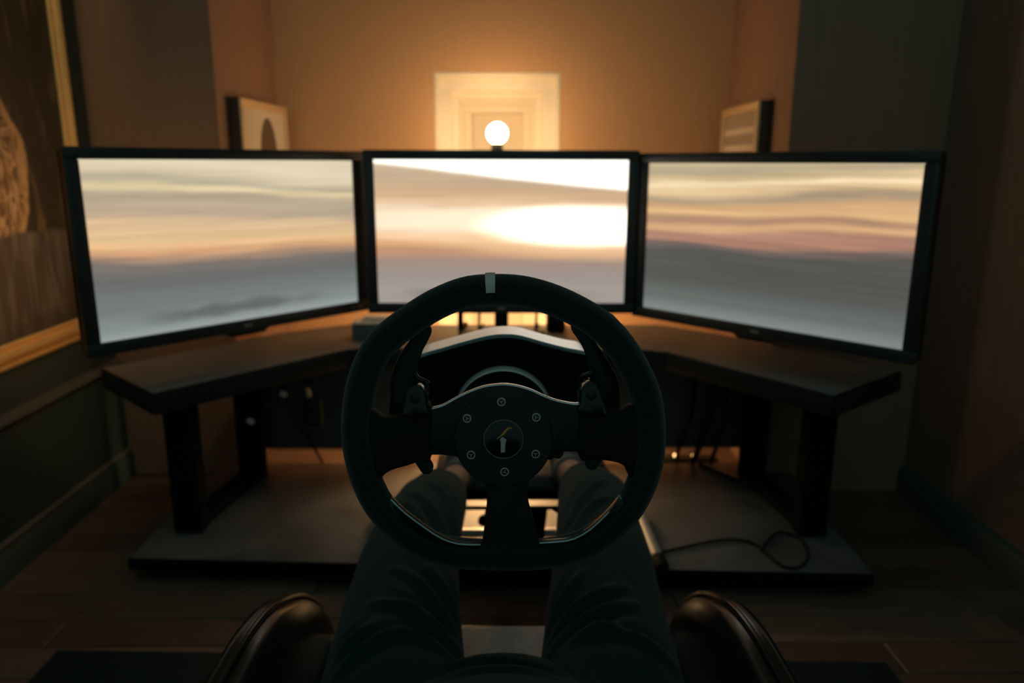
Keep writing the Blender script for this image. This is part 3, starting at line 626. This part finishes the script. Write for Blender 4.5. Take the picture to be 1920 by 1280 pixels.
# ------------------------------------------------------------------ wheel motor housing behind it
wb_ = empty('motor_housing', 'black wheel motor housing with a satin grey top behind the wheel', 'motor housing', (0.002, 0.99, 0.655))
YF, YE = 0.955, 1.047
fr = [(p[0], p[2]) for p in [(-0.115,0.955,0.694),(-0.1077,0.955,0.7068),(-0.0771,0.955,0.7165),(-0.0473,0.955,0.7253),(-0.0176,0.955,0.7327),(0.0024,0.955,0.7348),(0.0238,0.955,0.7331),(0.0563,0.955,0.7238),(0.0835,0.955,0.7167),(0.1121,0.955,0.7102),(0.1194,0.955,0.6973)]]
topc = spline(fr, 41).tolist()
body = topc + [(0.122, 0.680), (0.110, 0.664), (0.09, 0.655), (-0.087, 0.655), (-0.108, 0.664), (-0.119, 0.680)]
def sloped(bm):
    for v in bm.verts: v.co.z -= 0.10 * (v.co.y - YF)
    return bm
obj('shell', sloped(prism(body, YF, YE, 0.0015, 2, 'Y', angle=40)), M['rubber'], wb_)
cov = [(p[0], p[1] + 0.0012) for p in topc[2:-2]]
cov = cov + [(p[0], p[1] - 0.004) for p in reversed(topc[2:-2])]
obj('top_cover', sloped(prism(cov, YF - 0.0005, YE + 0.0005, 0.0006, 1, 'Y', angle=40)), M['alu'], wb_)
Rw = Matrix.Translation(Vector((0.002, 0.925, 0.631))) @ Matrix.Rotation(R(84), 4, 'X')
obj('shaft_collar', lathe([(0.0650, -0.032), (0.0650, -0.004), (0.0635, -0.001), (0.0610, 0.0), (0.030, 0.001), (0, 0.001)], 72, Rw), M['collar'], wb_)
obj('collar_face', lathe([(0.0622, -0.001), (0.0622, 0.0015), (0.0, 0.0015)], 60, Rw), M['rubber'], wb_)
obj('shaft', sweep([(0.002, 0.90, 0.665), (0.002, 0.745, 0.685)], 0.022, 24), M['steel_black'], wb_)

# ------------------------------------------------------------------ wheel stand with its pedals
st = empty('wheel_stand', 'black wheel stand with two silver floor tubes on the platform', 'stand', (0.01, 1.6, 0.06))
obj('mount_plate', box((0.002, 0.995, 0.6445), (0.20, 0.11, 0.012), 0.002), M['steel_black'], st)
mast = sweep([(0.002, 1.00, 0.636), (0.006, 1.10, 0.46), (0.008, 1.45, 0.19), (0.010, 1.66, 0.085)], [(0.026, 0.018)] * 4, 4, ref=(0, 0.6, 0.8))
obj('mast', mast, M['steel_black'], st)
for x in (-0.300, 0.3545):
    obj('floor_tube', sweep([(x - 0.003, 1.80, 0.076), (x, 1.553, 0.076)], 0.0155, 20), M['tube'], st)
    obj('end_cap', sweep([(x, 1.56, 0.076), (x + 0.001, 1.520, 0.076), (x + 0.001, 1.512, 0.076)], [0.0175, 0.0175, 0.014], 20), M['rubber'], st)
obj('floor_crossbar', sweep([(-0.300, 1.685, 0.078), (0.3545, 1.685, 0.078)], 0.011, 18), M['steel'], st)
obj('upper_crossbar', sweep([(-0.17, 1.512, 0.226), (0.20, 1.512, 0.226)], 0.0045, 12), M['steel_black'], st)
for x in (-0.125, 0.215):
    obj('upright', sweep([(x, 1.685, 0.080), (x, 1.60, 0.235)], 0.010, 12), M['steel_black'], st)
obj('bracket', prism([(0.066, 0.085), (0.086, 0.085), (0.100, 0.226), (0.060, 0.226)], 1.515, 1.522, 0.001, axis='Y'), M['steel_black'], st)
for x, z, r in ((-0.040, 0.196, 0.0115), (-0.030, 0.150, 0.007), (0.128, 0.212, 0.008)):
    o_ = obj('knob', lathe([(r * .4, -0.010), (r, -0.006), (r, 0.005), (r * .7, 0.009)], 18, Matrix.Translation((x, 1.512, z)) @ Matrix.Rotation(R(90), 4, 'X')), M['rubber'], st)
    obj('knob_rod', sweep([(x, 1.512, z), (x + (0.012 if x < 0 else -0.02), 1.514, 0.226)], 0.004, 8), M['steel_black'], o_)
obj('pedal_tray', box((0.045, 1.62, 0.239), (0.40, 0.18, 0.008), 0.002), M['steel_black'], st)
pe = empty('pedal_set', 'black raised pedal box under the feet, between the stand tubes', 'pedals', (0.043, 1.62, 0.243))
obj('pedal_box', prism([(1.540, 0.2435), (1.540, 0.258), (1.565, 0.278), (1.70, 0.278), (1.715, 0.2435)], -0.150, 0.240, 0.006, 2, 'X'), M['black_plastic'], pe)
for x in (-0.085, 0.045, 0.165):
    pa = obj('pedal', box((x, 1.725, 0.345), (0.058, 0.008, 0.10), 0.003, Matrix.Rotation(R(-18), 3, 'X')), M['steel'], pe)
    obj('pedal_arm', sweep([(x, 1.69, 0.27), (x, 1.735, 0.33)], 0.007, 10), M['steel_black'], pa)

# ------------------------------------------------------------------ the seated driver (only what sits below the camera)
def solid(parts, voxel, smooth=6, name='solid'):
    """Fuses closed shapes into one continuous skin and returns it as a mesh."""
    t = new()
    for p in parts: merge(t, p)
    me = bpy.data.meshes.new(name); t.to_mesh(me); t.free()
    o = bpy.data.objects.new(name, me); C.objects.link(o)
    rm = o.modifiers.new('remesh', 'REMESH'); rm.mode = 'VOXEL'; rm.voxel_size = voxel
    sm = o.modifiers.new('smooth', 'SMOOTH'); sm.iterations = smooth; sm.factor = 0.5
    dg = bpy.context.evaluated_depsgraph_get()
    out = bpy.data.meshes.new_from_object(o.evaluated_get(dg))
    bpy.data.objects.remove(o); bpy.data.meshes.remove(me)
    return out
def ridge(me, lines, amp, width, upz=0.1, groove=0.5):
    """Raises soft cloth folds along world XY polylines on the upward faces."""
    n = len(me.vertices); co = np.empty(n * 3); no = np.empty(n * 3)
    me.vertices.foreach_get('co', co); me.vertex_normals.foreach_get('vector', no)
    co = co.reshape(-1, 3); no = no.reshape(-1, 3); dsp = np.zeros(n)
    for ln in lines:
        P = spline([q[:2] for q in ln], 24); best = np.full(n, 9.0); tt = np.zeros(n)
        for i in range(len(P) - 1):
            a, b = P[i], P[i + 1]; ab = b - a
            s = np.clip(((co[:, :2] - a) @ ab) / max(ab @ ab, 1e-9), 0, 1)
            d = np.linalg.norm(co[:, :2] - (a + s[:, None] * ab), axis=1)
            k = d < best; best[k] = d[k]; tt[k] = (i + s[k]) / (len(P) - 1)
        env = np.sin(np.clip(tt, 0.04, 0.96) * math.pi) ** 0.6
        dsp += env * (amp * np.exp(-(best / width) ** 2) - groove * amp * np.exp(-((best - 2.2 * width) / (1.3 * width)) ** 2))
    dsp *= np.clip((no[:, 2] - upz) * 3, 0, 1)
    co += no * dsp[:, None]
    me.vertices.foreach_set('co', co.ravel()); me.update()
def mesh_obj(name, me, m, parent=None):
    me.materials.append(m)
    for p in me.polygons: p.use_smooth = True
    o = bpy.data.objects.new(name, me); C.objects.link(o)
    if parent: o.parent = parent
    WM[o.name] = Matrix(); return o
UPV = (0, 0.0, 1)
legs = {  # hip, thigh, knee, shin, ankle
    -1: [(-0.100, 0.62, 0.285), (-0.135, 0.82, 0.312), (-0.143, 0.96, 0.318), (-0.147, 1.08, 0.328), (-0.146, 1.17, 0.330), (-0.139, 1.27, 0.322), (-0.134, 1.35, 0.314), (-0.126, 1.425, 0.302)],
    1: [(0.105, 0.62, 0.285), (0.137, 0.82, 0.312), (0.148, 0.96, 0.318), (0.160, 1.08, 0.328), (0.166, 1.17, 0.332), (0.172, 1.27, 0.330), (0.176, 1.35, 0.326), (0.172, 1.425, 0.316)]}
ank = {-1: [(-0.126, 1.42, 0.302), (-0.110, 1.48, 0.294), (-0.099, 1.535, 0.285), (-0.094, 1.58, 0.275)], 1: [(0.172, 1.42, 0.316), (0.160, 1.48, 0.306), (0.150, 1.535, 0.296), (0.146, 1.58, 0.284)]}
toe = {-1: [(-0.094, 1.575, 0.235), (-0.092, 1.60, 0.262), (-0.089, 1.625, 0.295), (-0.086, 1.655, 0.335), (-0.085, 1.67, 0.365)], 1: [(0.146, 1.575, 0.245), (0.148, 1.60, 0.272), (0.150, 1.625, 0.305), (0.152, 1.655, 0.345), (0.153, 1.67, 0.375)]}
torso = [(0, 0.80, 0.300), (0, 0.74, 0.318), (0, 0.64, 0.345), (0, 0.52, 0.40), (0, 0.40, 0.48), (0, 0.30, 0.56), (0, 0.25, 0.61)]
trad = [(0.120, 0.045), (0.150, 0.072), (0.165, 0.095), (0.165, 0.105), (0.165, 0.10), (0.15, 0.09), (0.10, 0.06)]
def shrunk(r, d): return [(a - d, b - d) for a, b in r]
bparts = [sweep(torso, shrunk(trad, 0.012), 24, ref=UPV)]
for s in (-1, 1):
    bparts.append(sweep(legs[s] + ank[s][1:], [0.075, 0.068, 0.062, 0.055, 0.050, 0.046, 0.042, 0.038, 0.034, 0.031, 0.032], 18, ref=UPV))
    bparts.append(sweep(toe[s], [0.026, 0.032, 0.034, 0.030, 0.018], 14))
bm_ = solid(bparts, 0.009, 4, 'person')
person = mesh_obj('person', bm_, M['skin'])
tag(person, 'seated person seen from the lap down, in black trousers and top, feet at the pedals', 'person')
hip = sweep([(0, 0.50, 0.30), (0, 0.60, 0.297), (0, 0.70, 0.300), (0, 0.78, 0.293)], [(0.14, 0.06), (0.185, 0.078), (0.19, 0.078), (0.15, 0.055)], 24, ref=UPV)
tparts = [hip]
for s in (-1, 1):
    tparts.append(sweep(legs[s], [(0.095, 0.082), (0.092, 0.078), (0.085, 0.076), (0.080, 0.072), (0.075, 0.068), (0.071, 0.062), (0.068, 0.056), (0.056, 0.047)], 28, ref=UPV))
tm = solid(tparts, 0.0055, 8, 'trousers')
folds = [[(-0.17,0.8963,0.37),(-0.1371,0.8875,0.37),(-0.1011,0.8764,0.37),(-0.0741,0.8577,0.37),(-0.047,0.832,0.37)], [(-0.2066,0.7778,0.37),(-0.1873,0.7902,0.37),(-0.1666,0.805,0.37),(-0.1446,0.8213,0.37),(-0.1212,0.8274,0.37),(-0.0883,0.827,0.37),(-0.0596,0.8215,0.37)],
    [(-0.2026,0.8023,0.37),(-0.1871,0.828,0.37),(-0.161,0.8495,0.37)], [(-0.1515,0.9695,0.38),(-0.1273,0.9552,0.38),(-0.0867,0.9148,0.38),(-0.0574,0.8656,0.38),(-0.0433,0.8262,0.38)], [(-0.1007,0.9889,0.37),(-0.0747,0.9467,0.37),(-0.0536,0.8952,0.37)], [(-0.1287,0.8847,0.36),(-0.1,0.8636,0.36),(-0.0647,0.8465,0.36)],
    [(0.1758,0.8905,0.37),(0.1349,0.8753,0.37),(0.0984,0.8583,0.37),(0.0679,0.8418,0.37),(0.0425,0.829,0.37)], [(0.1648,0.9268,0.38),(0.1208,0.9065,0.38),(0.0831,0.8821,0.38),(0.0587,0.8586,0.38)], [(0.113,0.9699,0.38),(0.0836,0.9329,0.38),(0.0629,0.8945,0.38)],
    [(0.0701,0.8248,0.36),(0.104,0.8319,0.36),(0.1289,0.8284,0.36),(0.1612,0.8228,0.36),(0.192,0.8111,0.36),(0.2139,0.8068,0.36)], [(0.159,0.8498,0.36),(0.1298,0.8348,0.36),(0.0991,0.8298,0.36)],
    [(-0.1618,1.2488,0.37),(-0.1283,1.1956,0.37),(-0.0951,1.1185,0.37),(-0.0778,1.05,0.37)], [(-0.1401,1.3163,0.36),(-0.0949,1.2369,0.36),(-0.0688,1.1376,0.36)], [(0.1953,1.2926,0.38),(0.1498,1.2357,0.38),(0.1133,1.1436,0.38)], [(0.1922,1.2031,0.38),(0.1462,1.1628,0.38),(0.1126,1.0886,0.38)], [(-0.1647,1.1959,0.37),(-0.1357,1.1372,0.37),(-0.1159,1.0667,0.37)]]
ridge(tm, folds, 0.0075, 0.0075)
trousers = mesh_obj('trousers', tm, M['cloth'], person)
shm = solid([sweep(torso, trad, 32, ref=UPV), sweep([(0, 0.838, 0.318), (0, 0.80, 0.318), (0, 0.74, 0.322)], [(0.075, 0.036), (0.130, 0.050), (0.156, 0.062)], 32, ref=UPV)], 0.0055, 5, 'shirt')
hems = [[(-0.1245,0.7564,0.37),(-0.0948,0.7815,0.37),(-0.0569,0.7988,0.37),(-0.0232,0.8056,0.37),(0.0231,0.795,0.37),(0.0561,0.7809,0.37),(0.0783,0.7692,0.37),(0.1031,0.7523,0.37)], [(-0.0824,0.7229,0.39),(-0.0427,0.7475,0.39),(-0.0005,0.7545,0.39),(0.0415,0.7449,0.39),(0.0638,0.7214,0.39)]]
ridge(shm, hems, 0.006, 0.006)
mesh_obj('shirt', shm, M['shirt'], person)
for s in (-1, 1):
    sp_ = [sweep([Vector(p) + Vector((0, 0.004, -0.002)) for p in toe[s]], [0.030, 0.037, 0.039, 0.036, 0.024], 18), sweep([ank[s][2], ank[s][3]], [0.037, 0.038], 18)]
    shoe = mesh_obj('shoe', solid(sp_, 0.006, 4, 'shoe'), M['shoe'], person)
    so = sweep([Vector(p) + Vector((0, 0.024, -0.016)) for p in toe[s]], [(0.030, 0.012), (0.036, 0.012), (0.038, 0.012), (0.035, 0.011), (0.022, 0.010)], 14, ref=(0, 0.6, -0.6))
    obj('sole', so, M['rubber'], shoe)
    cp = legs[s][-1]; d = (Vector(ank[s][1]) - Vector(cp)).normalized()
    obj('cuff', sweep([Vector(cp) - d * 0.012, Vector(cp) + d * 0.006, Vector(cp) + d * 0.010], [(0.057, 0.049), (0.056, 0.048), (0.050, 0.042)], 28, ref=UPV), M['cloth'], trousers)

# ------------------------------------------------------------------ armchair
ch = empty('armchair', 'black leather bucket armchair with piped rounded arms around the driver', 'chair', (0, 0.6, 0.0))
obj('seat_cushion', box((0, 0.735, 0.165), (0.52, 0.74, 0.12), 0.03, seg=4), M['seat'], ch)
obj('backrest', box((0, 0.23, 0.36), (0.56, 0.12, 0.50), 0.045, Matrix.Rotation(R(25), 3, 'X'), seg=4), M['leather'], ch)
prof = [(0.16, 0.10), (0.16, 0.40), (0.30, 0.430), (0.50, 0.431), (0.62, 0.430), (0.70, 0.428), (0.76, 0.426), (0.815, 0.417), (0.86, 0.404), (0.905, 0.385), (0.96, 0.357), (1.005, 0.328), (1.06, 0.282), (1.10, 0.235), (1.12, 0.19), (1.115, 0.14), (1.09, 0.10)]
pc = spline(prof[1:], 70); pc = np.vstack([pc, np.array([[0.16, 0.10]])])
ctr = np.array([0.60, 0.25])
def arm_side(sg):
    X0 = 0.272
    def off(d):
        a = np.roll(pc, -1, 0) - np.roll(pc, 1, 0); a /= np.linalg.norm(a, axis=1)[:, None] + 1e-9
        n2 = np.stack([a[:, 1], -a[:, 0]], 1); n2 *= np.sign(((ctr - pc) * n2).sum(1))[:, None]
        return pc + n2 * d
    t = new(); rings = []
    # padded inner face rolling out from the rim, then rim groove and thin outer shell
    for d, dx in ((0.085, -0.012), (0.06, -0.011), (0.040, -0.008), (0.024, -0.003), (0.012, 0.003), (0.005, 0.010), (0.004, 0.016)):
        q = off(d); rings.append([t.verts.new((sg * (X0 + dx), p[0], p[1])) for p in q])
    for A, B in zip(rings, rings[1:]):
        for k in range(len(A)): t.faces.new((A[k], A[(k + 1) % len(A)], B[(k + 1) % len(A)], B[k]))
    t.faces.new(rings[0]); t.faces.new(rings[-1])
    bmesh.ops.recalc_face_normals(t, faces=t.faces)
    arm = obj('arm', t, M['leather'], ch, smooth=60)
    t = new(); rings = []
    for d, dx in ((0.010, 0.012), (0.001, 0.018), (-0.004, 0.026), (-0.001, 0.034), (0.020, 0.046), (0.06, 0.052)):
        q = off(d); rings.append([t.verts.new((sg * (X0 + dx), p[0], p[1])) for p in q])
    for A, B in zip(rings, rings[1:]):
        for k in range(len(A)): t.faces.new((A[k], A[(k + 1) % len(A)], B[(k + 1) % len(A)], B[k]))
    t.faces.new(rings[0]); t.faces.new(rings[-1]); bmesh.ops.recalc_face_normals(t, faces=t.faces)
    obj('arm_shell', t, M['leather'], arm, smooth=60)
    q = off(-0.001); obj('piping', sweep([(sg * (X0 + 0.017), p[0], p[1]) for p in q[:-1]], 0.0035, 8), M['leather'], arm)
arm_side(-1); arm_side(1)
for x in (-0.22, 0.22):
    for y in (0.26, 0.86):
        obj('foot', lathe([(0.018, 0.0), (0.026, 0.11)], 16, Matrix.Translation((x, y, 0.0055))), M['steel_black'], ch)

# ------------------------------------------------------------------ small things
rug = obj('rug', prism([(-0.885, 1.342), (-0.885, 0.0), (0.752, 0.0), (0.750, 1.288)], 0.0, 0.005, 0.002), M['rug'])
tag(rug, 'dark green-black rug under the armchair', 'rug')
bx = empty('set_top_box', 'small grey box with a raised lid on the desk, left of the wheel', 'box', (-0.375, 2.165, DZ))
obj('body', box((-0.375, 2.168, DZ + 0.022), (0.112, 0.075, 0.044), 0.004), M['box_side'], bx)
obj('lid', box((-0.375, 2.168, DZ + 0.047), (0.112, 0.075, 0.006), 0.002), M['box_top'], bx)
obj('raised_tray', box((-0.360, 2.178, DZ + 0.056), (0.085, 0.050, 0.012), 0.004), M['box_top'], bx)
mb = empty('media_box', 'small black box on the desk behind the middle monitor\'s right end', 'box', (0.165, 2.27, DZ))
obj('body', box((0.165, 2.27, DZ + 0.030), (0.055, 0.06, 0.06), 0.004), M['black_plastic'], mb)
obj('front_panel', box((0.165, 2.2395, DZ + 0.030), (0.045, 0.002, 0.045), 0.001), M['gloss_black'], mb)
def cable(label, pts, r=0.0035, group=None, n=40):
    o = obj('cable', sweep(spline(pts, n).tolist(), r, 8), M['cable'])
    return tag(o, label, 'cable', group)
GC = 'cables hanging behind the middle monitor'
for x, r, wd_ in ((-0.123, 0.0085, 'thick black cable under the middle monitor, farthest left of its stand'), (-0.067, 0.004, 'thin black cable under the middle monitor, just left of its stand'), (0.104, 0.004, 'thin black cable under the middle monitor, right of its stand')):
    cable(wd_, [(x, 2.17, 0.66), (x + 0.002, 2.21, 0.58), (x, 2.225, 0.50), (x - 0.001, 2.232, 0.461), (x + 0.004, 2.27, 0.460), (x + 0.01, 2.33, 0.459)], r, GC)
GU = 'cables hanging under the desk on the right'
cable('black cable hanging under the desk\'s right wing, nearest the right leg', [(0.655, 2.13, 0.405), (0.665, 2.125, 0.30), (0.66, 2.13, 0.20), (0.645, 2.15, 0.10), (0.632, 2.185, 0.012)], 0.0065, GU)
cable('thickest black cable hanging under the desk\'s right wing, in the middle', [(0.60, 2.13, 0.405), (0.625, 2.125, 0.29), (0.612, 2.13, 0.20), (0.592, 2.15, 0.10), (0.575, 2.188, 0.014)], 0.0095, GU)
cable('slack black cable under the desk\'s right wing, looping farthest from the leg', [(0.57, 2.14, 0.405), (0.565, 2.13, 0.24), (0.545, 2.14, 0.16), (0.538, 2.17, 0.09), (0.548, 2.20, 0.04), (0.575, 2.20, 0.020)], 0.006, GU)
cable('thin black cable hanging under the desk\'s left wing to the floor', [(-0.62, 2.06, 0.40), (-0.615, 2.08, 0.30), (-0.60, 2.11, 0.22), (-0.575, 2.15, 0.14), (-0.558, 2.20, 0.06), (-0.556, 2.24, 0.006)], 0.004)
cable('black cable curling over the platform from the stand\'s silver tube to the right', [(0.374,1.6102,0.065),(0.4432,1.6376,0.065),(0.5211,1.6657,0.065),(0.5801,1.6679,0.065),(0.6102,1.6413,0.065),(0.6201,1.5956,0.065),(0.6382,1.5426,0.065),(0.6744,1.5423,0.065),(0.7134,1.5948,0.065),(0.7245,1.672,0.065),(0.6879,1.7079,0.065),(0.6394,1.6594,0.065),(0.6118,1.6157,0.065)], 0.0035, None, 90)
cable('black cable running over the platform from under the desk past the right rear leg', [(0.60, 2.15, 0.064), (0.66, 2.05, 0.064), (0.70, 1.98, 0.064), (0.72, 1.90, 0.064)], 0.005)
ad = empty('power_adapter', 'black power adapter with a brass plug hanging under the desk\'s left wing', 'adapter', (-0.52, 2.0, 0.25))
obj('body', box((-0.52, 2.0, 0.285), (0.05, 0.035, 0.085), 0.006), M['black_plastic'], ad)
obj('brass_plug', sweep([(-0.527, 1.995, 0.328), (-0.531, 1.993, 0.352)], [0.008, 0.006], 14), M['brass_frame'], ad)
obj('lead', sweep(spline([(-0.53, 1.995, 0.34), (-0.532, 2.0, 0.37), (-0.535, 2.02, 0.405)], 10).tolist(), 0.003, 8), M['cable'], ad)
for (px_, lab) in (((-0.594, 1.985, 0.338), 'small silver plug hanging under the desk, beside the black adapter'), ((-0.693, 1.995, 0.257), 'small white plug on a lead by the desk\'s left rear leg')):
    pg = empty('plug', lab, 'plug', px_)
    x, y, z = px_
    obj('plug_head', box((x, y, z), (0.020, 0.012, 0.016), 0.004, Matrix.Rotation(R(30), 3, 'Y')), M['white'], pg)
    obj('lead', sweep(spline([(x, y, z + 0.006), (x + 0.004, y + 0.004, z + 0.04), (x + 0.002, y + 0.02, 0.404)], 16).tolist(), 0.0025, 8), M['cable'], pg)
ps = empty('power_strip', 'black power strip with small orange pilot lights on the alcove floor', 'power strip', (0.60, 2.27, 0))
obj('body', box((0.60, 2.30, 0.013), (0.20, 0.05, 0.026), 0.005), M['black_plastic'], ps)
for x, r in ((0.556, 0.0055), (0.612, 0.004)):
    sb = obj('switch', box((x, 2.286, 0.036), (0.012, 0.016, 0.022), 0.002), M['black_plastic'], ps)
    obj('pilot_light', lathe([(r, 0), (r, 0.003), (r * .6, 0.005), (0, 0.0055)], 16, Matrix.Translation((x, 2.278, 0.040)) @ Matrix.Rotation(R(60), 4, 'X')), emit('orange_pilot_%d' % (r * 1e4), (1.0, 0.55, 0.2), 3.0 if r > 0.005 else 0.8), sb)
